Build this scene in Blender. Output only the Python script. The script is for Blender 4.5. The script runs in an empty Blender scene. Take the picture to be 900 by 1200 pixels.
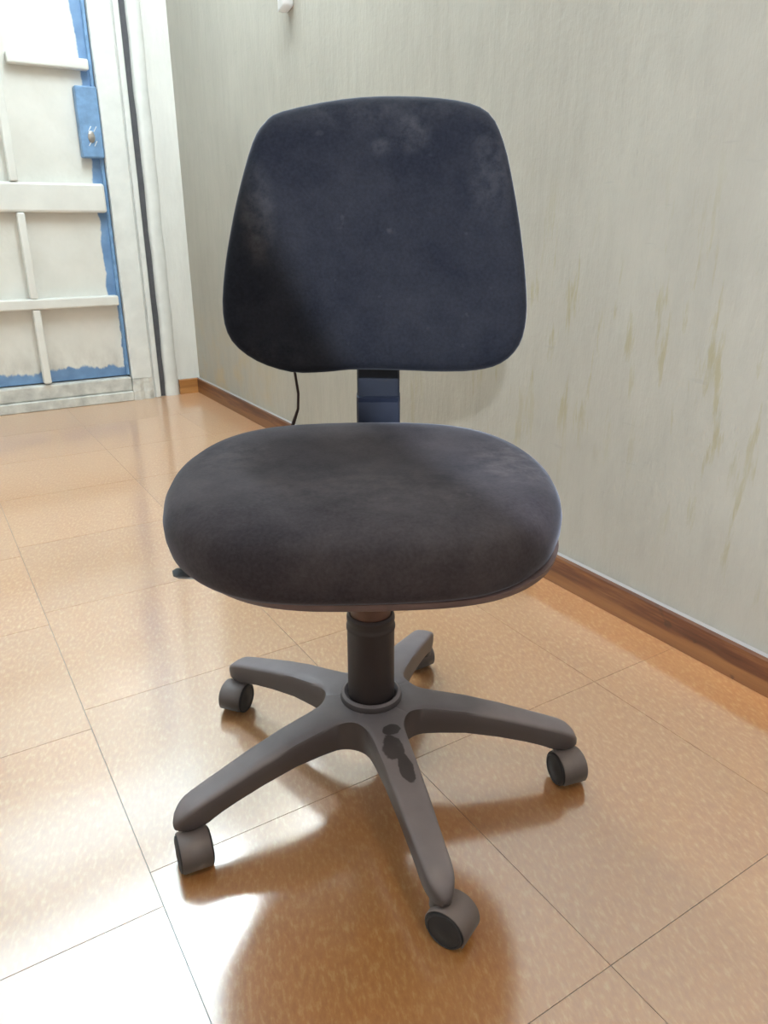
import bpy, bmesh, math, random
from mathutils import Vector, Matrix
R = math.radians
random.seed(7)
C = bpy.context.scene.collection
scene = bpy.context.scene

# ------------------------------------------------------------------ camera
YAW = 32.0                                   # the room's long wall runs 32 degrees left of the view
cam = bpy.data.cameras.new('camera')
cam.sensor_fit = 'VERTICAL'; cam.sensor_height = 36.0; cam.sensor_width = 27.0
cam.lens = 870 / 1200 * 36.0
cam.clip_start = 0.02
cam_o = bpy.data.objects.new('camera', cam); C.objects.link(cam_o)
cam_o.location = (-1.19, 0.0, 0.79)
cam_o.rotation_euler = (R(90 - 21.17), 0, R(-YAW))
scene.camera = cam_o

# ------------------------------------------------------------------ world, exposure, light levels
w = bpy.data.worlds.new('world'); scene.world = w; w.use_nodes = True
w.node_tree.nodes['Background'].inputs['Color'].default_value = (0.8, 0.88, 1.0, 1)
w.node_tree.nodes['Background'].inputs['Strength'].default_value = 0.3
vs = scene.view_settings
vs.view_transform = 'Standard'; vs.look = 'None'; vs.gamma = 1.0; vs.use_curve_mapping = False
vs.exposure = 0.5
ROOF_GLARE = 1.15        # unseen roof light over the far half, added for the floor glare
TUBE = 47.0           # fluorescent fitting under the ceiling in front of the door
WALL_TUBE = 3.0        # upright batten on the grey wall, its white foot shows at the top of the picture
TRANSOM_GLARE = 0.62         # unseen glowing panel over the door, added for the floor glare
FILL_BULB = 50.0           # unseen warm lamp behind the photographer, added to brighten the near floor
FILL_WINDOW = 0.9          # unseen glowing window behind the photographer, added as bluish front fill
ROOM_X0, ROOM_Y0, ROOM_Y1, ROOM_H = -2.6, -1.7, 3.66, 2.75
# flash of the photographer's camera, spot cone aimed so its edge shapes the lower left shade
sp = bpy.data.lights.new('camera_flash', 'SPOT'); sp.energy = 44; sp.color = (0.80, 0.89, 1.0)
sp.spot_size = R(104.2); sp.spot_blend = 0.10; sp.shadow_soft_size = 0.012
sp_o = bpy.data.objects.new('camera_flash', sp); C.objects.link(sp_o)
sp_o.location = (-1.155, -0.057, 0.970)
aim = Vector((0.201, 0.507, 1.272)) - Vector(sp_o.location)
sp_o.rotation_euler = aim.to_track_quat('-Z', 'Y').to_euler()

# ------------------------------------------------------------------ node helpers
def mat(name):
    m = bpy.data.materials.new(name); m.use_nodes = True
    nt = m.node_tree; b = nt.nodes['Principled BSDF']
    return m, nt, b
def node(nt, t, **kw):
    n = nt.nodes.new(t)
    for k, v in kw.items():
        if k in n.inputs: n.inputs[k].default_value = v
        else: setattr(n, k, v)
    return n
def noise(nt, vec, scale, detail=4, rough=0.55, stretch=None):
    if stretch:
        mp = node(nt, 'ShaderNodeMapping'); mp.inputs['Scale'].default_value = stretch
        nt.links.new(vec, mp.inputs['Vector']); vec = mp.outputs['Vector']
    n = node(nt, 'ShaderNodeTexNoise', Scale=scale, Detail=detail, Roughness=rough)
    nt.links.new(vec, n.inputs['Vector']); return n.outputs['Fac']
def ramp(nt, fac, stops, interp='LINEAR'):
    r = node(nt, 'ShaderNodeValToRGB'); r.color_ramp.interpolation = interp
    e = r.color_ramp.elements
    while len(e) < len(stops): e.new(0.5)
    for i, (p, c) in enumerate(stops):
        e[i].position = p; e[i].color = (c, c, c, 1) if isinstance(c, (int, float)) else (*c, 1)
    nt.links.new(fac, r.inputs['Fac']); return r.outputs['Color']
def mix(nt, fac, a, b, mode='MIX'):
    m = node(nt, 'ShaderNodeMix', data_type='RGBA', blend_type=mode)
    for k, v in ((0, fac), (6, a), (7, b)):
        if hasattr(v, 'links'): nt.links.new(v, m.inputs[k])
        elif isinstance(v, (int, float)): m.inputs[k].default_value = v
        else: m.inputs[k].default_value = (*v, 1)
    return m.outputs[2]
def math_(nt, op, a, b=0.0, clamp=False):
    m = node(nt, 'ShaderNodeMath', operation=op, use_clamp=clamp)
    for k, v in ((0, a), (1, b)):
        if hasattr(v, 'links'): nt.links.new(v, m.inputs[k])
        else: m.inputs[k].default_value = v
    return m.outputs[0]
def bump(nt, b, h, strength=0.3, dist=0.002):
    n = node(nt, 'ShaderNodeBump', Strength=strength, Distance=dist)
    nt.links.new(h, n.inputs['Height']); nt.links.new(n.outputs['Normal'], b.inputs['Normal'])
def world_pos(nt): return node(nt, 'ShaderNodeNewGeometry').outputs['Position']
def obj_pos(nt): return node(nt, 'ShaderNodeTexCoord').outputs['Object']
def sep(nt, v):
    s = node(nt, 'ShaderNodeSeparateXYZ'); nt.links.new(v, s.inputs[0]); return s.outputs
def smooth(nt, v, lo, hi):
    m = node(nt, 'ShaderNodeMapRange', interpolation_type='SMOOTHSTEP')
    m.inputs['From Min'].default_value = lo; m.inputs['From Max'].default_value = hi
    nt.links.new(v, m.inputs['Value']); return m.outputs['Result']
def link(nt, o, b, k): nt.links.new(o, b.inputs[k])

M = {}
def simple(name, col, rough=0.6, spec=0.5, metal=0.0, var=0.12, scale=30, bmp=0.0):
    m, nt, b = mat(name)
    p = obj_pos(nt); n = noise(nt, p, scale, 5)
    lo = tuple(c * (1 - var) for c in col); hi = tuple(min(1, c * (1 + var)) for c in col)
    link(nt, ramp(nt, n, [(0.3, lo), (0.7, hi)]), b, 'Base Color')
    b.inputs['Roughness'].default_value = rough; b.inputs['Metallic'].default_value = metal
    b.inputs['Specular IOR Level'].default_value = spec
    if bmp: bump(nt, b, noise(nt, p, scale * 4, 4), bmp, 0.001)
    M[name] = m; return m

def glow(name, col, strength):
    m, nt, b = mat(name)
    b.inputs['Base Color'].default_value = (0.8, 0.8, 0.8, 1)
    b.inputs['Emission Color'].default_value = (*col, 1); b.inputs['Emission Strength'].default_value = strength
    M[name] = m; return m
glow('roof_glare_sheet', (0.62, 0.88, 1.0), ROOF_GLARE)
glow('transom_glare_panel', (0.60, 0.87, 1.0), TRANSOM_GLARE)
glow('tube_diffuser', (0.84, 0.96, 1.0), TUBE)
glow('batten_diffuser', (0.90, 0.97, 1.0), WALL_TUBE)
glow('fill_bulb_glass', (1.0, 0.82, 0.60), FILL_BULB)
glow('fill_pane', (0.74, 0.85, 1.0), FILL_WINDOW)

# wall plaster, right wall: warm grey, brushed upright, ochre drips and scuffs
def plaster(name, base, light, stains, bmp):
    m, nt, b = mat(name); p = world_pos(nt)
    big = noise(nt, p, 2.2, 5, 0.6)
    c = ramp(nt, big, [(0.3, base), (0.72, light)])
    strokes = noise(nt, p, 9.0, 6, 0.65, (2.4, 2.4, 0.55))
    c = mix(nt, math_(nt, 'MULTIPLY', ramp(nt, strokes, [(0.42, 0.0), (0.75, 1.0)]), 0.25), c, tuple(v * 0.72 for v in base))
    if stains:
        z = sep(nt, p)[2]; y = sep(nt, p)[1]
        region = math_(nt, 'MULTIPLY', smooth(nt, z, 0.98, 0.62), smooth(nt, z, 0.05, 0.3))
        region = math_(nt, 'MULTIPLY', region, smooth(nt, y, 2.4, 1.0))
        patch = ramp(nt, noise(nt, p, 2.6, 3, 0.5), [(0.36, 0.0), (0.55, 1.0)])
        drip = ramp(nt, noise(nt, p, 17.0, 5, 0.62, (1.6, 1.6, 0.25)), [(0.56, 0.0), (0.64, 1.0)])
        f = math_(nt, 'MULTIPLY', math_(nt, 'MULTIPLY', region, patch), drip)
        c = mix(nt, math_(nt, 'MULTIPLY', f, 0.6), c, (0.33, 0.285, 0.15))
        corner = math_(nt, 'MULTIPLY', smooth(nt, y, 2.2, 3.3), smooth(nt, z, 0.5, 0.12))
        f2 = math_(nt, 'MULTIPLY', corner, ramp(nt, noise(nt, p, 7.0, 4), [(0.45, 0.0), (0.65, 1.0)]))
        c = mix(nt, math_(nt, 'MULTIPLY', f2, 0.5), c, (0.50, 0.36, 0.17))
        scr = ramp(nt, noise(nt, p, 40.0, 3, 0.5, (1, 0.2, 1.6)), [(0.69, 0.0), (0.74, 1.0)])
        c = mix(nt, math_(nt, 'MULTIPLY', scr, 0.25), c, (0.3, 0.29, 0.27))
    link(nt, c, b, 'Base Color'); b.inputs['Roughness'].default_value = 0.6
    b.inputs['Specular IOR Level'].default_value = 0.3
    h = math_(nt, 'ADD', strokes, math_(nt, 'MULTIPLY', noise(nt, p, 60, 4), 0.25))
    bump(nt, b, h, bmp, 0.012)
    M[name] = m
plaster('grey_plaster', (0.385, 0.358, 0.308), (0.445, 0.418, 0.362), True, 0.42)
plaster('white_plaster', (0.74, 0.73, 0.69), (0.82, 0.81, 0.77), False, 0.3)
simple('ceiling_paint', (0.8, 0.8, 0.78), 0.9, 0.2, var=0.03)

# vinyl floor tile: orange tan, fine flecks, waxed
def vinyl():
    m, nt, b = mat('orange_vinyl'); p = world_pos(nt)
    mp = node(nt, 'ShaderNodeMapping'); mp.inputs['Rotation'].default_value = (0, 0, R(20))
    nt.links.new(p, mp.inputs['Vector']); q = mp.outputs['Vector']
    fleck = noise(nt, q, 170, 3, 0.6, (1, 0.4, 1))
    c = ramp(nt, fleck, [(0.3, (0.57, 0.20, 0.036)), (0.52, (0.66, 0.27, 0.058)), (0.72, (0.79, 0.45, 0.17))])
    cloud = noise(nt, p, 5, 4)
    c = mix(nt, math_(nt, 'MULTIPLY', ramp(nt, cloud, [(0.4, 0.0), (0.7, 1.0)]), 0.28), c, (0.70, 0.36, 0.12))
    rnd = node(nt, 'ShaderNodeObjectInfo').outputs['Random']
    hs = node(nt, 'ShaderNodeHueSaturation'); nt.links.new(c, hs.inputs['Color'])
    nt.links.new(math_(nt, 'ADD', math_(nt, 'MULTIPLY', rnd, 0.12), 0.94), hs.inputs['Value'])
    c = hs.outputs['Color']
    scuff = ramp(nt, noise(nt, p, 26, 3, 0.5), [(0.74, 0.0), (0.79, 1.0)])
    c = mix(nt, math_(nt, 'MULTIPLY', scuff, 0.3), c, (0.62, 0.58, 0.55))
    link(nt, c, b, 'Base Color')
    link(nt, ramp(nt, cloud, [(0.3, 0.115), (0.75, 0.165)]), b, 'Roughness')
    b.inputs['IOR'].default_value = 4.6
    b.inputs['Sheen Weight'].default_value = 0.5; b.inputs['Coat Weight'].default_value = 1.0; b.inputs['Coat IOR'].default_value = 1.7; b.inputs['Coat Roughness'].default_value = 0.34; b.inputs['Sheen Roughness'].default_value = 0.45
    bump(nt, b, fleck, 0.04, 0.0006)
    M['orange_vinyl'] = m
vinyl()
simple('tile_joint', (0.27, 0.26, 0.25), 0.6)

# varnished wood baseboard
def wood(name, dark, mid, light, axis):
    m, nt, b = mat(name); p = world_pos(nt)
    st = (14, 0.9, 14) if axis == 'Y' else (0.9, 14, 14)
    g = noise(nt, p, 3.0, 6, 0.65, st)
    c = ramp(nt, g, [(0.32, dark), (0.5, mid), (0.7, light)])
    z = sep(nt, p)[2]
    wav = math_(nt, 'ADD', z, math_(nt, 'MULTIPLY', noise(nt, p, 2.5, 2, 0.5, (0.2, 1.2, 0.2)), 0.05))
    sap = smooth(nt, wav, 0.058, 0.05)
    c = mix(nt, math_(nt, 'MULTIPLY', sap, 0.55), c, light)
    knots = ramp(nt, noise(nt, p, 24, 2), [(0.70, 0.0), (0.76, 1.0)])
    c = mix(nt, math_(nt, 'MULTIPLY', knots, 0.6), c, (0.05, 0.022, 0.012))
    n_up = sep(nt, node(nt, 'ShaderNodeNewGeometry').outputs['Normal'])[2]
    c = mix(nt, smooth(nt, n_up, 0.4, 0.9), c, (0.42, 0.40, 0.40))      # dust lying on the top edge
    link(nt, c, b, 'Base Color'); b.inputs['Roughness'].default_value = 0.42
    M[name] = m
wood('brown_wood', (0.065, 0.020, 0.009), (0.135, 0.045, 0.017), (0.29, 0.125, 0.040), 'Y')
wood('orange_wood', (0.30, 0.12, 0.035), (0.42, 0.18, 0.05), (0.52, 0.25, 0.08), 'X')

# door: cream paint rolled over a blue sheet, ragged along the right and bottom edges
def door_paint():
    m, nt, b = mat('cream_over_blue'); p = world_pos(nt); x, y, z = sep(nt, p)
    wob = math_(nt, 'MULTIPLY', math_(nt, 'SUBTRACT', noise(nt, p, 9, 4), 0.5), 0.05)
    xe = math_(nt, 'ADD', x, wob)
    right = smooth(nt, xe, -0.394, -0.386)
    wob2 = math_(nt, 'MULTIPLY', math_(nt, 'SUBTRACT', noise(nt, p, 14, 4, 0.6, (1, 1, 0.4)), 0.5), 0.10)
    bot = smooth(nt, math_(nt, 'ADD', z, wob2), 0.172, 0.158)
    lower = smooth(nt, z, 0.47, 0.45)                                     # lowest panel is painted closer to the edge
    right = math_(nt, 'MULTIPLY', right, math_(nt, 'SUBTRACT', 1.0, math_(nt, 'MULTIPLY', lower, smooth(nt, xe, -0.352, -0.358))))
    f = math_(nt, 'MAXIMUM', right, bot)
    blue = ramp(nt, noise(nt, p, 12, 4), [(0.3, (0.13, 0.24, 0.43)), (0.7, (0.20, 0.35, 0.58))])
    cream = ramp(nt, noise(nt, p, 6, 5), [(0.3, (0.72, 0.70, 0.645)), (0.7, (0.80, 0.78, 0.73))])
    grime = math_(nt, 'MULTIPLY', smooth(nt, z, 0.34, 0.15), ramp(nt, noise(nt, p, 11, 5, 0.6, (1, 1, 0.5)), [(0.45, 0.0), (0.65, 1.0)]))
    cream = mix(nt, math_(nt, 'MULTIPLY', grime, 0.5), cream, (0.42, 0.39, 0.34))
    link(nt, mix(nt, f, cream, blue), b, 'Base Color'); b.inputs['Roughness'].default_value = 0.45
    bump(nt, b, noise(nt, p, 8, 3), 0.35, 0.02)
    M['cream_over_blue'] = m
door_paint()
simple('cream_paint', (0.78, 0.765, 0.72), 0.45, var=0.05, scale=9, bmp=0.1)
simple('blue_paint', (0.18, 0.32, 0.53), 0.45, var=0.2, scale=25)
simple('white_gloss', (0.78, 0.78, 0.75), 0.4, var=0.06, scale=14, bmp=0.25)
simple('dirty_white', (0.62, 0.61, 0.57), 0.55, var=0.25, scale=18, bmp=0.3)
simple('gap_shade', (0.10, 0.10, 0.11), 0.8)  # shade of the slot put into a dark colour
simple('steel', (0.5, 0.48, 0.46), 0.35, metal=1.0)
simple('white_plastic', (0.85, 0.86, 0.87), 0.35, var=0.02)

# chair cloth: navy, dusty
def cloth(name, base, dust, dustmax, pos_fn=None):
    m, nt, b = mat(name); p = obj_pos(nt)
    c = ramp(nt, noise(nt, p, 240, 3), [(0.3, tuple(v * 0.8 for v in base)), (0.7, tuple(v * 1.25 for v in base))])
    d = ramp(nt, noise(nt, p, 7, 6, 0.6), [(0.40, 0.08), (0.68, 1.0)])
    d = math_(nt, 'MULTIPLY', d, dustmax)
    spots = ramp(nt, noise(nt, p, 34, 3), [(0.70, 0.0), (0.80, 1.0)])
    d = math_(nt, 'ADD', d, math_(nt, 'MULTIPLY', spots, 0.16), True)
    if pos_fn: d = math_(nt, 'ADD', d, pos_fn(nt, p), True)
    link(nt, mix(nt, d, c, dust), b, 'Base Color')
    b.inputs['Roughness'].default_value = 0.95; b.inputs['Specular IOR Level'].default_value = 0.12
    b.inputs['Sheen Weight'].default_value = 0.2; b.inputs['Sheen Roughness'].default_value = 0.35
    b.inputs['Sheen Tint'].default_value = (0.75, 0.82, 1.0, 1)
    bump(nt, b, noise(nt, p, 500, 2), 0.25, 0.0006)
    M[name] = m
def blobs(spec):
    def fn(nt, p):
        x, y, z = sep(nt, p); tot = 0.0
        n = ramp(nt, noise(nt, p, 45, 5, 0.7), [(0.38, 0.0), (0.72, 1.0)])
        for cx, cz, sx, sz, amt, ax in spec:
            a = x; bb = z if ax == 'Z' else y
            dx = math_(nt, 'DIVIDE', math_(nt, 'SUBTRACT', a, cx), sx); dz = math_(nt, 'DIVIDE', math_(nt, 'SUBTRACT', bb, cz), sz)
            d2 = math_(nt, 'ADD', math_(nt, 'MULTIPLY', dx, dx), math_(nt, 'MULTIPLY', dz, dz))
            g = math_(nt, 'MULTIPLY', smooth(nt, d2, 1.0, 0.0), math_(nt, 'MULTIPLY', n, amt * 1.3))
            tot = math_(nt, 'ADD', tot, g)
        return tot
    return fn
cloth('back_cloth', (0.0125, 0.0145, 0.0225), (0.14, 0.14, 0.155), 0.11,
      blobs([(-0.155, 0.80, 0.030, 0.08, 0.22, 'Z'), (0.05, 0.90, 0.035, 0.03, 0.15, 'Z'), (0.01, 0.885, 0.02, 0.016, 0.18, 'Z'),
             (0.16, 0.86, 0.04, 0.09, 0.16, 'Z'), (0.0, 0.945, 0.2, 0.05, 0.12, 'Z'), (-0.14, 0.62, 0.06, 0.03, 0.10, 'Z')]))
cloth('seat_cloth', (0.036, 0.031, 0.038), (0.25, 0.22, 0.23), 0.19,
      blobs([(0.19, 0.04, 0.08, 0.12, 0.25, 'Y'), (-0.19, 0.05, 0.07, 0.08, 0.16, 'Y'), (0.0, -0.07, 0.2, 0.10, 0.12, 'Y')]))
# chair plastic: near black, with grey brown dust settled on what faces up
def dusty(name, base, dust, amt, smear=False, rough=0.42):
    m, nt, b = mat(name); p = obj_pos(nt)
    n_up = sep(nt, node(nt, 'ShaderNodeNewGeometry').outputs['Normal'])[2]
    f = smooth(nt, n_up, -0.1, 0.95)
    f = math_(nt, 'MULTIPLY', f, ramp(nt, noise(nt, p, 18, 5), [(0.25, 0.72), (0.7, 1.0)]))
    f = math_(nt, 'ADD', math_(nt, 'MULTIPLY', f, amt), 0.05, True)
    if smear:                                                            # dust rubbed off in finger marks
        x, y, z = sep(nt, p)
        def ell(cx, cy, sx, sy):
            dx = math_(nt, 'DIVIDE', math_(nt, 'SUBTRACT', x, cx), sx); dy = math_(nt, 'DIVIDE', math_(nt, 'SUBTRACT', y, cy), sy)
            d2 = math_(nt, 'ADD', math_(nt, 'MULTIPLY', dx, dx), math_(nt, 'MULTIPLY', dy, dy))
            return smooth(nt, math_(nt, 'ADD', d2, math_(nt, 'MULTIPLY', math_(nt, 'SUBTRACT', noise(nt, p, 70, 2), 0.5), 1.6)), 1.05, 0.75)
        s = math_(nt, 'MAXIMUM', ell(0.083, 0.005, 0.010, 0.013), ell(0.116, -0.003, 0.023, 0.015))
        s = math_(nt, 'MAXIMUM', s, ell(0.150, 0.004, 0.026, 0.010))
        f = math_(nt, 'MULTIPLY', f, math_(nt, 'SUBTRACT', 1.0, math_(nt, 'MULTIPLY', s, 0.85)))
    link(nt, mix(nt, f, base, dust), b, 'Base Color')
    b.inputs['Roughness'].default_value = rough
    bump(nt, b, noise(nt, p, 300, 2), 0.15, 0.0005)
    M[name] = m
dusty('base_plastic', (0.046, 0.038, 0.041), (0.30, 0.268, 0.295), 0.85)
dusty('smeared_plastic', (0.046, 0.038, 0.041), (0.30, 0.268, 0.295), 0.85, True)
dusty('hood_plastic', (0.05, 0.045, 0.045), (0.25, 0.21, 0.212), 0.8)
dusty('wheel_plastic', (0.012, 0.013, 0.018), (0.07, 0.07, 0.08), 0.12, rough=0.6)
dusty('column_plastic', (0.022, 0.016, 0.018), (0.13, 0.11, 0.12), 0.5, rough=0.55)
dusty('shell_plastic', (0.030, 0.028, 0.034), (0.15, 0.13, 0.14), 0.5)
simple('pan_plastic', (0.12, 0.082, 0.085), 0.5, var=0.2)
simple('bar_paint', (0.011, 0.016, 0.032), 0.4, var=0.15)
simple('bar_sleeve_paint', (0.020, 0.026, 0.048), 0.4, var=0.15)
simple('bell_paint', (0.10, 0.045, 0.032), 0.4, var=0.3)
simple('cord_rubber', (0.05, 0.025, 0.022), 0.6)
simple('lever_plastic', (0.09, 0.095, 0.11), 0.45)

# ------------------------------------------------------------------ object helpers
def obj(name, bm, m, parent=None, smooth_=False, label=None, angle=None):
    me = bpy.data.meshes.new(name)
    bmesh.ops.recalc_face_normals(bm, faces=bm.faces[:])
    if smooth_:
        for f in bm.faces: f.smooth = True
        if angle:
            for e in bm.edges:
                if len(e.link_faces) == 2 and e.calc_face_angle(0) > R(angle): e.smooth = False
    bm.to_mesh(me); bm.free(); me.materials.append(M[m])
    o = bpy.data.objects.new(name, me); C.objects.link(o)
    if parent is not None: o.parent = parent
    if label: o['label'] = label
    return o
def struct(o, label=None):
    o['kind'] = 'structure'
    if label: o['label'] = label
    return o
def thing(name, label, cat, loc=(0, 0, 0), rz=0):
    o = bpy.data.objects.new(name, None); C.objects.link(o)
    o.location = loc; o.rotation_euler = (0, 0, rz); o.empty_display_size = 0.05
    o['label'] = label; o['category'] = cat; return o
def box(bm, x0, x1, y0, y1, z0, z1, bev=0.0, seg=1):
    r = bmesh.ops.create_cube(bm, size=1.0)
    vv = r['verts']
    for v in vv:
        v.co = Vector(((x0 + x1) / 2 + v.co.x * (x1 - x0), (y0 + y1) / 2 + v.co.y * (y1 - y0), (z0 + z1) / 2 + v.co.z * (z1 - z0)))
    if bev:
        ee = list({e for v in vv for e in v.link_edges})
        bmesh.ops.bevel(bm, geom=ee, offset=bev, segments=seg, profile=0.5, affect='EDGES')
    return bm
def nbox(*a, **k): return box(bmesh.new(), *a, **k)
def lathe(bm, prof, n=32, cx=0, cy=0):
    rings = []
    for r, z in prof:
        if r < 1e-6: rings.append([bm.verts.new((cx, cy, z))])
        else: rings.append([bm.verts.new((cx + r * math.cos(2 * math.pi * i / n), cy + r * math.sin(2 * math.pi * i / n), z)) for i in range(n)])
    for a, b in zip(rings, rings[1:]):
        for i in range(n):
            j = (i + 1) % n
            if len(a) == 1: bm.faces.new((a[0], b[i], b[j]))
            elif len(b) == 1: bm.faces.new((a[i], a[j], b[0]))
            else: bm.faces.new((a[i], a[j], b[j], b[i]))
    return bm
def loft(bm, rings, cap0=True, cap1=True):
    vr = [[bm.verts.new(p) for p in r] for r in rings]
    n = len(vr[0])
    for a, b in zip(vr, vr[1:]):
        for i in range(n):
            j = (i + 1) % n; bm.faces.new((a[i], a[j], b[j], b[i]))
    if cap0: bm.faces.new(vr[0])
    if cap1: bm.faces.new(vr[-1])
    return bm
def tube(bm, pts, rad, n=8):
    rings = []; P = [Vector(p) for p in pts]
    for i, p in enumerate(P):
        t = (P[min(i + 1, len(P) - 1)] - P[max(i - 1, 0)]).normalized()
        u = t.cross(Vector((0.31, 0.94, 0.12))).normalized(); v = t.cross(u)
        rr = rad[i] if isinstance(rad, list) else rad
        rings.append([p + (u * math.cos(2 * math.pi * k / n) + v * math.sin(2 * math.pi * k / n)) * rr for k in range(n)])
    return loft(bm, rings)
def spline(pts, per=6):                      # closed Catmull-Rom through 2D points
    out = []; n = len(pts)
    for i in range(n):
        p0, p1, p2, p3 = (Vector(pts[(i + k - 1) % n]) for k in range(4))
        for k in range(per):
            t = k / per
            out.append(0.5 * ((2 * p1) + (p2 - p0) * t + (2 * p0 - 5 * p1 + 4 * p2 - p3) * t * t + (3 * p1 - p0 - 3 * p2 + p3) * t ** 3))
    return out

# ------------------------------------------------------------------ room shell
X0, Y0, Y1, H = ROOM_X0, ROOM_Y0, ROOM_Y1, ROOM_H
floor = struct(obj('floor', nbox(X0 - 0.15, 0.15, Y0 - 0.15, Y1 + 0.3, -0.15, -0.0012), 'tile_joint'), 'floor of large orange tan vinyl tiles with dark joints')
cache = {}
def tile(x0, x1, y0, y1):
    g = 0.0005; sx, sy = round(x1 - x0 - 2 * g, 4), round(y1 - y0 - 2 * g, 4)
    if sx < 0.01 or sy < 0.01: return
    if (sx, sy) not in cache:
        bm = nbox(-sx / 2, sx / 2, -sy / 2, sy / 2, -0.0012, 0)
        o = obj('tile', bm, 'orange_vinyl', floor); cache[(sx, sy)] = o
    else:
        o = cache[(sx, sy)].copy(); C.objects.link(o)
    o.location = ((x0 + x1) / 2, (y0 + y1) / 2, 0)
T = 0.41
xe = [0.0]; x = -0.24
while x > X0: xe.append(x); x -= T
xe.append(X0)
for a, b in zip(xe[1:], xe):
    off = 0.375 if b > -1.0 else 0.725
    ye = [Y0]; y = off - 6 * T
    while y < Y1:
        if y > Y0 + 0.01: ye.append(y)
        y += T
    ye.append(Y1)
    for c0, c1 in zip(ye, ye[1:]): tile(a, b, c0, c1)

struct(obj('wall_right', nbox(0, 0.15, Y0 - 0.15, Y1 + 0.15, -0.15, H), 'grey_plaster'), 'long grey plaster wall with ochre stains behind the chair')
struct(obj('wall_left', nbox(X0 - 0.15, X0, Y0 - 0.15, Y1 + 0.15, -0.15, H), 'white_plaster'))
# wall behind the photographer with an opening for the added fill panes
WX0, WX1, WZ0, WZ1 = -1.55, -0.25, 1.15, 2.25
bm = bmesh.new()
box(bm, X0, WX0, Y0 - 0.15, Y0, -0.15, H); box(bm, WX1, 0, Y0 - 0.15, Y0, -0.15, H)
box(bm, WX0, WX1, Y0 - 0.15, Y0, -0.15, WZ0); box(bm, WX0, WX1, Y0 - 0.15, Y0, WZ1, H)
struct(obj('wall_back', bm, 'white_plaster'))
bm = bmesh.new()
for q in ((WX0, WX0 + .05, WZ0, WZ1), (WX1 - .05, WX1, WZ0, WZ1), (WX0 + .05, WX1 - .05, WZ0, WZ0 + .05), (WX0 + .05, WX1 - .05, WZ1 - .05, WZ1), ((WX0 + WX1) / 2 - .02, (WX0 + WX1) / 2 + .02, WZ0 + .05, WZ1 - .05)):
    box(bm, q[0], q[1], Y0 - .10, Y0 - .04, q[2], q[3])
win = struct(obj('added_window_1', bm, 'white_gloss'))
for a, b in ((WX0 + .05, (WX0 + WX1) / 2 - .02), ((WX0 + WX1) / 2 + .02, WX1 - .05)):
    obj('pane', nbox(a, b, Y0 - .075, Y0 - .065, WZ0 + .05, WZ1 - .05), 'fill_pane', win)
# ceiling with an unseen glowing roof sheet, added for the floor glare
SX0, SX1, SY0, SY1 = -2.45, -0.15, 1.0, 3.55
bm = bmesh.new()
box(bm, X0, SX0, Y0, Y1, H, H + .12); box(bm, SX1, 0, Y0, Y1, H, H + .12)
box(bm, SX0, SX1, Y0, SY0, H, H + .12); box(bm, SX0, SX1, SY1, Y1, H, H + .12)
struct(obj('ceiling', bm, 'ceiling_paint'))
bm = bmesh.new()
for q in ((SX0, SX0 + .04, SY0, SY1), (SX1 - .04, SX1, SY0, SY1), (SX0 + .04, SX1 - .04, SY0, SY0 + .04), (SX0 + .04, SX1 - .04, SY1 - .04, SY1)):
    box(bm, *q, H + .02, H + .07)
sky = struct(obj('added_window_2', bm, 'white_gloss'))
obj('pane', nbox(SX0 + .04, SX1 - .04, SY0 + .04, SY1 - .04, H + .04, H + .05), 'roof_glare_sheet', sky)

# far wall with the door opening (door to the left of the white pier)
DX0, DX1, DH = -1.36, -0.168, 2.15
bm = bmesh.new()
box(bm, X0, DX0, Y1, Y1 + .15, -0.15, H); box(bm, DX1, 0, Y1, Y1 + .15, -0.15, H); box(bm, DX0, DX1, Y1, Y1 + .15, DH, DH + .05)
TX0, TX1, TZ0, TZ1 = DX0, DX1, DH + .05, H - .06
box(bm, DX0, DX1, Y1, Y1 + .15, TZ1, H)
struct(obj('wall_far', bm, 'white_plaster'), 'narrow off-white pier between the door frame and the corner')
bm = bmesh.new()
for q in ((TX0, TX0 + .04, TZ0, TZ1), (TX1 - .04, TX1, TZ0, TZ1), (TX0 + .04, TX1 - .04, TZ0, TZ0 + .04), (TX0 + .04, TX1 - .04, TZ1 - .04, TZ1)):
    box(bm, q[0], q[1], Y1 + .02, Y1 + .08, q[2], q[3])
tr = struct(obj('added_window_3', bm, 'white_gloss'))
obj('pane', nbox(TX0 + .04, TX1 - .04, Y1 + .045, Y1 + .055, TZ0 + .04, TZ1 - .04), 'transom_glare_panel', tr)  # unseen glowing pane, added to be mirrored in the floor
# backing of the opening, so nothing outside shows through the gaps
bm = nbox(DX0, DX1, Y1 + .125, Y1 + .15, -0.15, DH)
box(bm, -.2069, -.1681, Y1 + .004, Y1 + .125, 0.0, DH)  # filler strip in the slot, coloured dark to stand for its shade
struct(obj('trim_1', bm, 'gap_shade'), 'dark strip painted as the shaded gap beside the door frame')
# rounded white moulding between gap and pier
def moulding():
    bm = bmesh.new(); rings = []
    for k in range(25):
        z = H * k / 24 * 0.83
        j = 0.0015 * math.sin(k * 2.1) + 0.0012 * math.sin(k * 5.3)
        low = 0.004 * max(0, 1 - z / 0.15)
        ring = [(-0.176 + j - low, Y1 + .02), (-0.174 + j - low, Y1 - .010), (-0.166 + j, Y1 - .019), (-0.150, Y1 - .022), (-0.128, Y1 - .019), (-0.115 + j, Y1 - .010), (-0.111 + j + low, Y1 + .0), (-0.111, Y1 + .02)]
        rings.append([(a, b, z) for a, b in ring])
    return loft(bm, rings)
struct(obj('trim_2', moulding(), 'white_gloss', None, True, None, 40), 'thin white moulding beside the dark gap')

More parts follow.
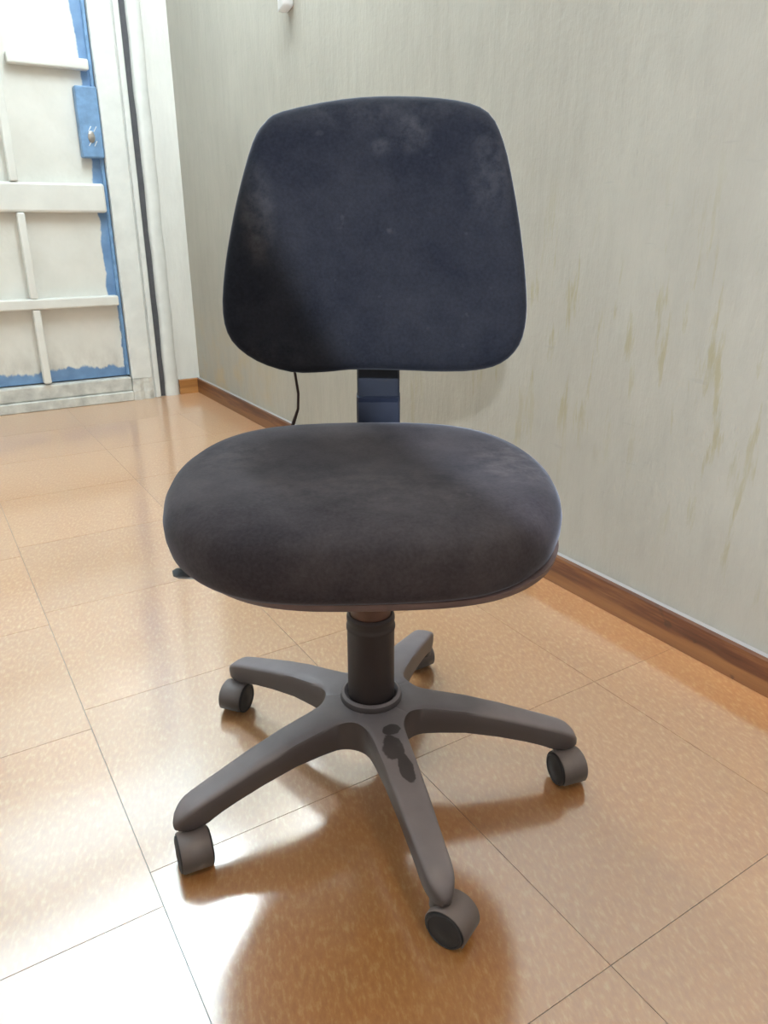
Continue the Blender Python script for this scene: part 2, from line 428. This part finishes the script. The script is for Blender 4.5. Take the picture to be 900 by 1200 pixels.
# ------------------------------------------------------------------ door frame and door
bm = bmesh.new()
box(bm, -0.335, -0.240, Y1 - .030, Y1 + .03, 0.10, DH - .02, bev=.004)      # wide jamb face above the broken foot
box(bm, -0.240, -0.232, Y1 - .012, Y1 + .03, 0.0, DH - .02)                  # groove
box(bm, -0.232, -0.207, Y1 - .026, Y1 + .05, 0.0, DH - .02, bev=.004)
box(bm, DX0, DX0 + .1, Y1 - .03, Y1 + .03, 0, DH - .02, bev=.004)
box(bm, DX0 + .1, -0.335, Y1 - .03, Y1 + .03, DH - .12, DH - .02, bev=.004)
frame = struct(obj('trim_3', bm, 'white_gloss'), 'white painted metal door frame')
bm = bmesh.new()                                                              # rusty chipped foot of the jamb
rings = []
for k in range(9):
    z = 0.10 * k / 8
    e = 0.0016 * math.sin(k * 2.7 + k * k)
    rings.append([(-0.337 + e, Y1 + .03, z), (-0.337 - e, Y1 - .030 + e, z), (-0.305, Y1 - .036 - e, z), (-0.285, Y1 - .024 + e, z), (-0.262, Y1 - .034 + e, z), (-0.242 + e, Y1 - .028, z), (-0.240, Y1 + .03, z)])
loft(bm, rings)
obj('frame_foot', bm, 'dirty_white', frame, label='chipped dirty foot of the white door frame')
bm = bmesh.new()
box(bm, DX0 + .1, -0.337, Y1 - .034, Y1 + .05, 0.0, 0.045, bev=.004)
box(bm, DX0 + .1, -0.337, Y1 - .022, Y1 + .05, 0.045, 0.112, bev=.008, seg=2)
obj('sill', bm, 'dirty_white', frame, label='dirty white sill under the door')

door = struct(obj('door_1', nbox(-1.24, -0.337, Y1 + .012, Y1 + .03, 0.118, 2.03), 'cream_over_blue'), 'cream over blue metal door with raised bars')
def rail(z0, z1, x0=-1.235, x1=-0.356, d=0.05, bev=.006, name='rail'):
    return obj(name, nbox(x0, x1, Y1 + .012 - d, Y1 + .013, z0, z1, bev=bev, seg=2), 'cream_paint', door)
rail(1.385, 1.425, x0=-0.668, x1=-0.358, d=.045); rail(1.385, 1.425, x0=-1.235, x1=-0.745, d=.045)
rail(0.838, 0.955, d=.045, bev=.010)
rail(0.444, 0.488, d=.052); rail(1.86, 1.90, d=.03)
for z0, z1 in ((0.12, 0.443), (0.489, 0.837), (0.956, 2.02)):
    xx = -0.712
    if z0 > .9: xx = -0.716
    obj('upright', nbox(xx - .012, xx + .020, Y1 - .038, Y1 + .013, z0, z1, bev=.006, seg=2), 'cream_paint', door)
# blue edge stile of the door, proud of the sheet, and a folded lip beside it
obj('stile', nbox(-0.352, -0.338, Y1 - .004, Y1 + .013, 0.12, 2.02, bev=.002), 'blue_paint', door, label='bare blue edge strip of the door')
lock = obj('lock_box', nbox(-0.428, -0.339, Y1 - .038, Y1 + .012, 1.055, 1.325, bev=.006, seg=2), 'blue_paint', door, label='blue lock box on the door edge')
def scratches():
    bm = bmesh.new()
    for i in range(2):
        for k in range(2):
            x = -0.398 + .022 * i + .004 * k; z = 1.10 + .055 * k
            tube(bm, [(x, Y1 - .0385, z), (x + .012, Y1 - .0385, z + .02)], 0.0016, 5)
    lathe_prof = [(0.0, 0.0)]
    return bm
obj('scratch', scratches(), 'white_plastic', lock, label='pale scratches on the lock box')
bm = bmesh.new(); lathe(bm, [(0.0, 0), (0.014, 0), (0.014, 0.004), (0.010, 0.006), (0, 0.006)], 20)
for v in bm.verts: v.co = Vector((v.co.x - .385, Y1 - .0375 - v.co.z, v.co.y * 1.6 + 1.135))
obj('keyhole_plate', bm, 'steel', lock, True, 'worn grey keyhole plate', 40)

# ------------------------------------------------------------------ baseboards
bm = bmesh.new()
bx = [(-0.0005, 0.0005), (-0.016, 0.0005), (-0.016, 0.068), (-0.013, 0.0735), (-0.0005, 0.0735)]
def strip(y0, y1):
    b = bmesh.new(); loft(b, [[(x, y, z) for x, z in bx] for y in (y0, y1)]); return b
struct(obj('baseboard_right', strip(Y0, Y1 - .001), 'brown_wood'), 'brown varnished wooden baseboard along the grey wall')
b = bmesh.new(); loft(b, [[(x, Y1 + y, z) for y, z in bx] for x in (-0.108, -0.0165)])
struct(obj('baseboard_far', b, 'orange_wood'), 'short orange brown baseboard piece in the corner')

# fluorescent fitting hung under the ceiling in front of the door, above the picture
lamp = thing('ceiling_light', 'long white fluorescent fitting hung in front of the door', 'lamp', (-0.38, 2.38, 2.5))
obj('housing', nbox(-0.09, 0.09, -0.57, 0.57, 0.0, 0.06, bev=.01), 'white_gloss', lamp)
obj('diffuser', nbox(-0.07, 0.07, -0.55, 0.55, -0.035, 0.0, bev=.012, seg=2), 'tube_diffuser', lamp)
for yy in (-0.45, 0.45): obj('hanger', nbox(-0.006, 0.006, yy - .006, yy + .006, 0.06, 0.285), 'steel', lamp)
# round bowl lamp on the ceiling behind the photographer, added as warm fill
bowl = thing('ceiling_light', 'round glass bowl lamp added behind the view for warm fill light', 'lamp', (-0.85, -0.55, H))
bm = bmesh.new(); lathe(bm, [(0, 0), (.10, 0), (.10, -.03), (.092, -.035), (0, -.035)], 32)
obj('base', bm, 'white_gloss', bowl, True, None, 40)
bm = bmesh.new(); lathe(bm, [(.085, -.035), (.11, -.06), (.115, -.085), (.10, -.115), (.07, -.138), (.035, -.15), (0, -.153)], 32)
obj('bowl', bm, 'fill_bulb_glass', bowl, True)
# upright batten lamp on the wall; only its white foot is in the picture
batten = thing('wall_light', 'upright white batten lamp on the grey wall, only its foot in view', 'lamp', (0.0, 2.45, 1.405))
bm = nbox(-0.035, 0.0, -0.024, 0.024, 0.0, 1.25, bev=.006, seg=2)
for v in bm.verts:
    if v.co.z < .03: v.co.z += (v.co.y + .022) * -0.25 + .01
obj('housing', bm, 'white_plastic', batten, True, None, 50)
obj('diffuser', nbox(-0.052, -0.035, -0.021, 0.021, 0.05, 1.22, bev=.006, seg=2), 'batten_diffuser', batten)

# ------------------------------------------------------------------ the chair (local +Y is its back, z up)
chair = thing('office_chair', 'dusty dark blue armless office chair with five legged grey base on casters', 'chair',
              (0, 0, 0), R(-YAW))
a = R(YAW); cx, cy = -0.015, 0.919
chair.location = (cx * math.cos(a) + cy * math.sin(a) - 1.19, -cx * math.sin(a) + cy * math.cos(a), 0)

# seat cushion -------------------------------------------------
half = [(0.0, -0.222), (0.095, -0.217), (0.155, -0.196), (0.205, -0.152), (0.238, -0.092), (0.254, -0.02), (0.257, 0.05), (0.246, 0.115), (0.216, 0.173), (0.168, 0.212), (0.10, 0.232), (0.0, 0.238)]
outline = [(x, y) for x, y in half] + [(-x, y) for x, y in half[-2:0:-1]]
SXO = -0.016
def seat_ring(s, z, out=outline, ox=0.0):
    r = []; cs, sn = math.cos(R(3)), math.sin(R(3))
    for p in spline(out, 5):
        x, y = p.x * s + SXO, 0.008 + (p.y - 0.008) * s
        t = max(0.0, (-y - 0.06) / 0.16)                       # the front edge falls away
        x += ox; r.append((x * cs - y * sn + .004, x * sn + y * cs, z - 0.012 * t * t * (1 if z > 0.43 else 0.3) + 0.016 * max(0, y / 0.238) ** 2 * (1 if z > .46 else .4)))
    return r
prof = [(0.90, 0.412), (0.965, 0.414), (0.985, 0.420), (1.0, 0.436), (1.003, 0.452), (0.992, 0.466), (0.965, 0.478), (0.92, 0.4865), (0.85, 0.4915), (0.75, 0.494), (0.62, 0.4945), (0.47, 0.494), (0.32, 0.4935), (0.17, 0.493), (0.05, 0.493)]
bm = bmesh.new(); loft(bm, [seat_ring(s, z) for s, z in prof])
seat = obj('seat', bm, 'seat_cloth', chair, True)
bm = bmesh.new(); loft(bm, [seat_ring(s, z, ox=.012) for s, z in ((0.55, 0.394), (0.80, 0.395), (0.915, 0.399), (0.948, 0.404), (0.955, 0.412), (0.93, 0.415))])
obj('seat_pan', bm, 'pan_plastic', chair, True, 'brownish plastic rim under the seat', 60)
bm = nbox(-0.09, 0.08, -0.10, 0.13, 0.355, 0.395, bev=.012, seg=2)
mech = obj('tilt_mechanism', bm, 'shell_plastic', chair)
bm = bmesh.new()
tube(bm, [(-0.05, -0.05, 0.378), (-0.15, -0.085, 0.380), (-0.195, -0.094, 0.390)], 0.006, 10)
rings = []
for t, hw, th in ((0, .006, .005), (.2, .010, .006), (.6, .013, .006), (.9, .011, .005), (1, .006, .003)):
    c = Vector((-0.190, -0.092, 0.390)).lerp(Vector((-0.240, -0.110, 0.397)), t)
    d = Vector((0.38, -0.92, 0))
    rings.append([tuple(c + d * (hw * math.cos(k * math.pi / 4)) + Vector((0, 0, th * math.sin(k * math.pi / 4)))) for k in range(8)])
loft(bm, rings)
obj('height_lever', bm, 'lever_plastic', chair, True, 'small grey lever under the left of the seat', 50)

# backrest -----------------------------------------------------
BO = [(-0.122, 0.932), (-0.042, 0.948), (0.035, 0.952), (0.112, 0.946), (0.155, 0.930), (0.176, 0.893), (0.190, 0.841), (0.202, 0.782), (0.212, 0.716), (0.215, 0.668),
      (0.207, 0.630), (0.183, 0.604), (0.147, 0.593), (0.098, 0.590), (0.05, 0.591), (0.0, 0.592), (-0.036, 0.592), (-0.072, 0.589), (-0.120, 0.590), (-0.168, 0.607), (-0.201, 0.636),
      (-0.211, 0.674), (-0.206, 0.728), (-0.195, 0.782), (-0.181, 0.836), (-0.162, 0.893), (-0.146, 0.917)]
BOS = spline(BO, 3)
def back_ring(s, d, cxb=0.003, czb=0.75):
    r = []
    for p in BOS:
        x = cxb + (p.x - cxb) * s; z = czb + (p.y - czb) * s
        y = 0.150 + 0.10 * (z - 0.6) + 0.45 * ((z - 0.72) ** 2 if z > .72 else 0) * 0.6 - 0.55 * (x - cxb) ** 2 + 0.012 + d
        r.append((x, y, z))
    return r
bp = [(0.93, 0.030), (0.985, 0.027), (1.0, 0.016), (0.998, 0.006), (0.985, -0.004), (0.955, -0.012), (0.90, -0.017), (0.80, -0.020), (0.66, -0.021), (0.5, -0.021), (0.34, -0.021), (0.18, -0.021), (0.05, -0.021)]
bm = bmesh.new(); loft(bm, [back_ring(s, d) for s, d in bp])
obj('backrest', bm, 'back_cloth', chair, True)
bp2 = [(0.93, 0.018), (0.988, 0.020), (1.004, 0.026), (0.99, 0.040), (0.93, 0.050), (0.8, 0.056), (0.5, 0.058), (0.2, 0.058), (0.05, 0.058)]
bm = bmesh.new(); loft(bm, [back_ring(s, d) for s, d in bp2])
shell = obj('back_shell', bm, 'shell_plastic', chair, True, 'dark plastic shell behind the backrest cushion')
bm = bmesh.new(); lathe(bm, [(0, -.01), (.016, -.01), (.018, -.006), (.018, .006), (.014, .010), (0, .010)], 16)
for v in bm.verts: v.co = Vector((-0.196 + v.co.z, 0.205 + v.co.x, 0.728 + v.co.y))
obj('side_knob', bm, 'shell_plastic', shell, True, None, 50)
# support bar
def bar(path, hw, th, bm=None):
    bm = bm or bmesh.new(); P = [Vector(p) for p in path]; rings = []
    for i, p in enumerate(P):
        t = (P[min(i + 1, len(P) - 1)] - P[max(i - 1, 0)]).normalized(); n = Vector((1, 0, 0)).cross(t)
        b = .003
        rings.append([tuple(p + Vector((1, 0, 0)) * u + n * v) for u, v in ((-hw, -th + b), (-hw + b, -th), (hw - b, -th), (hw, -th + b), (hw, th - b), (hw - b, th), (-hw + b, th), (-hw, th - b))])
    return loft(bm, rings)
bxo = 0.006
post = obj('support_bar', bar([(bxo, .05, .376), (bxo, .17, .376), (bxo, .215, .380), (bxo, .240, .396), (bxo, .250, .43), (bxo, .250, .62), (bxo, .243, .72)], .0335, .007), 'bar_paint', chair, False, 'dark blue flat bar joining seat and backrest')
obj('bar_sleeve', bar([(bxo, .2495, .445), (bxo, .2495, .528), (bxo, .247, .538)], .0345, .011), 'bar_sleeve_paint', post)
obj('adjuster_cord', tube(bmesh.new(), [(-0.122, .205, .60), (-0.120, .215, .57), (-0.118, .222, .545), (-0.120, .226, .52), (-0.128, .228, .498), (-0.136, .229, .476)], [.0022] * 4 + [.003, .003]), 'cord_rubber', chair, True, 'thin dark cord hanging below the backrest')

# column -------------------------------------------------------
COX, COY = -0.004, 0.013
bm = bmesh.new(); lathe(bm, [(0, .13), (.0335, .13), (.034, .15), (.034, .252), (.0352, .254), (.0352, .258), (.0338, .260), (.0338, .266), (.0345, .268), (.0342, .273), (.031, .276), (0, .276)], 40, COX, COY)
obj('gas_lift_cover', bm, 'column_plastic', chair, True, None, 35)
bm = bmesh.new(); lathe(bm, [(0, .27), (.0285, .27), (.0290, .292), (.031, .31), (.031, .36), (0, .36)], 32, COX, COY)
obj('gas_lift_bell', bm, 'bell_paint', chair, True, 'reddish brown upper sleeve of the gas lift', 35)
bm = bmesh.new(); lathe(bm, [(0, .08), (.036, .08), (.036, .130), (.0445, .132), (.0455, .138), (.044, .144), (.0400, .147), (.0365, .145), (.0345, .141), (0, .141)], 40, COX, COY)
obj('hub', bm, 'base_plastic', chair, True, None, 35)

# five legs ----------------------------------------------------
HW = 0.0255; J = 0.068
D = (J - HW) / (1 - math.sin(R(36))); RHO = D - J; FX, FY = D * math.cos(R(36)), D * math.sin(R(36))
def hw_at(x):
    xb = J * math.cos(R(36))
    if x <= xb: return x * math.tan(R(36))
    if x < FX: return FY - math.sqrt(max(0, RHO ** 2 - (x - FX) ** 2))
    t = (x - FX) / (0.29 - FX)
    return HW - 0.0075 * min(1, t)
def lerp_tab(tab, x):
    for (a, b), (c, d) in zip(tab, tab[1:]):
        if x <= c: return b + (d - b) * (x - a) / (c - a)
    return tab[-1][1]
ZT = [(0.0, .136), (.06, .136), (.09, .134), (.14, .127), (.19, .116), (.23, .105), (.265, .0955), (.285, .0895), (.297, .0830), (.306, .074), (.311, .064)]
ZB = [(0.0, .088), (.08, .088), (.14, .087), (.19, .079), (.23, .070), (.258, .062), (.266, .058), (.272, .0555), (.311, .0555)]
def make_leg_mesh():
    bm = bmesh.new(); rings = []; xb = J * math.cos(R(36))
    xs = [.004, .02, .035, .046, J * math.cos(R(36)), .058, .0615, .0655, .07, .077, .085, .10, .12, .14, .165, .19, .21, .23, .25, .262, .268, .274, .281, .288, .295, .301, .306, .3095, .311]
    for x in xs:
        h = hw_at(x)
        if x > .281: h = (HW - .0073) * math.sqrt(max(0.02, 1 - ((x - .281) / .0305) ** 2))
        zt, zb = lerp_tab(ZT, x), lerp_tab(ZB, x)
        k = min(1, max(0, (x - xb - .002) / .045))                   # crown grows outwards from the hub
        c = 0.0065 * k; g = 1 - 0.10 * k; g2 = 1 - 0.015 * k
        rr = [(-h * g, zb), (-h * g2, zb + .4 * (zt - zb)), (-h, zt - c - .0005), (-h * .93, zt - c * .45), (-h * .74, zt - c * .12), (-h * .4, zt), (0, zt + .0005 * k),
              (h * .4, zt), (h * .74, zt - c * .12), (h * .93, zt - c * .45), (h, zt - c - .0005), (h * g2, zb + .4 * (zt - zb)), (h * g, zb)]
        rings.append([(x, y, z) for y, z in rr])
    loft(bm, rings)
    return bm
leg_me = None
ANG0 = -1.0
stems = []
for k in range(5):
    ang = ANG0 + 72 * k
    front = (k == 4)
    if leg_me is None:
        o = obj('leg', make_leg_mesh(), 'base_plastic', chair, True, None, 42); leg_me = o
    else:
        o = leg_me.copy(); C.objects.link(o); o.parent = chair
        if front:
            o.data = o.data.copy(); o.data.materials[0] = M['smeared_plastic']; o['label'] = 'front leg with dark rubbed marks in its dust'
    o.rotation_euler = (0, 0, R(ang)); o.location = (COX, COY, 0)
    stems.append((COX + .290 * math.cos(R(ang)), COY + .290 * math.sin(R(ang))))

# casters ------------------------------------------------------
WR = 0.0246
def caster_hood():
    # local: axle along X, wheel centre at the origin, stem towards -Y by .018
    bm = bmesh.new(); n = 26; w2 = 0.0195; rings = []
    a0, a1 = R(-28), R(208)
    for i in range(n + 1):
        t = a0 + (a1 - a0) * i / n
        cc, ss = math.cos(t), math.sin(t)
        ro, ri = .0273, .0252
        rings.append([(-w2, cc * ri, ss * ri), (-w2, cc * (ro - .001), ss * (ro - .001)), (-w2 + .0015, cc * ro, ss * ro), (w2 - .0015, cc * ro, ss * ro), (w2, cc * (ro - .001), ss * (ro - .001)), (w2, cc * ri, ss * ri)])
    loft(bm, rings)
    box(bm, -.004, .004, -.018, .018, -.012, .018)
    lathe(bm, [(0, .012), (.0125, .012), (.0125, .0272), (.009, .0285), (0, .0285)], 20, 0, -.018)
    return bm
def wheel_mesh(s):
    bm = bmesh.new()
    prof = [(0, .0045), (.018, .0045), (.0236, .006), (WR, .009), (WR, .0195), (.0238, .0212), (.021, .0222), (.0205, .0212), (.012, .0216), (.007, .0232), (0, .0236)]
    lathe(bm, prof, 32)
    for v in bm.verts: v.co = Vector((v.co.z * s, v.co.x, v.co.y))
    return bm
src = None
# axle heading of each caster (degrees, local), set to how each one has swivelled
axis = [20, 35, -20, 25, 56]
trail = [-1, 1, -1, -1, -1]
for k, (sx, sy) in enumerate(stems):
    th = R(axis[k]); perp = Vector((-math.sin(th), math.cos(th), 0)) * trail[k]
    pos = Vector((sx, sy, WR)) + perp * .018
    if src is None:
        c0 = obj('caster', caster_hood(), 'hood_plastic', chair, True, None, 35)
        w1 = obj('wheel', wheel_mesh(1), 'wheel_plastic', c0, True, None, 35)
        w2 = obj('wheel', wheel_mesh(-1), 'wheel_plastic', c0, True, None, 35)
        bm = bmesh.new(); lathe(bm, [(0, .027), (.0075, .027), (.0075, .048), (0, .048)], 16, 0, -.018)
        st = obj('stem', bm, 'steel', c0, True, None, 35)
        src = (c0, (w1, w2, st)); c = c0
    else:
        c = src[0].copy(); C.objects.link(c); c.parent = chair
        for ch in src[1]:
            d = ch.copy(); C.objects.link(d); d.parent = c
    c.location = pos
    c.rotation_euler = (0, 0, th + (0 if trail[k] > 0 else math.pi))
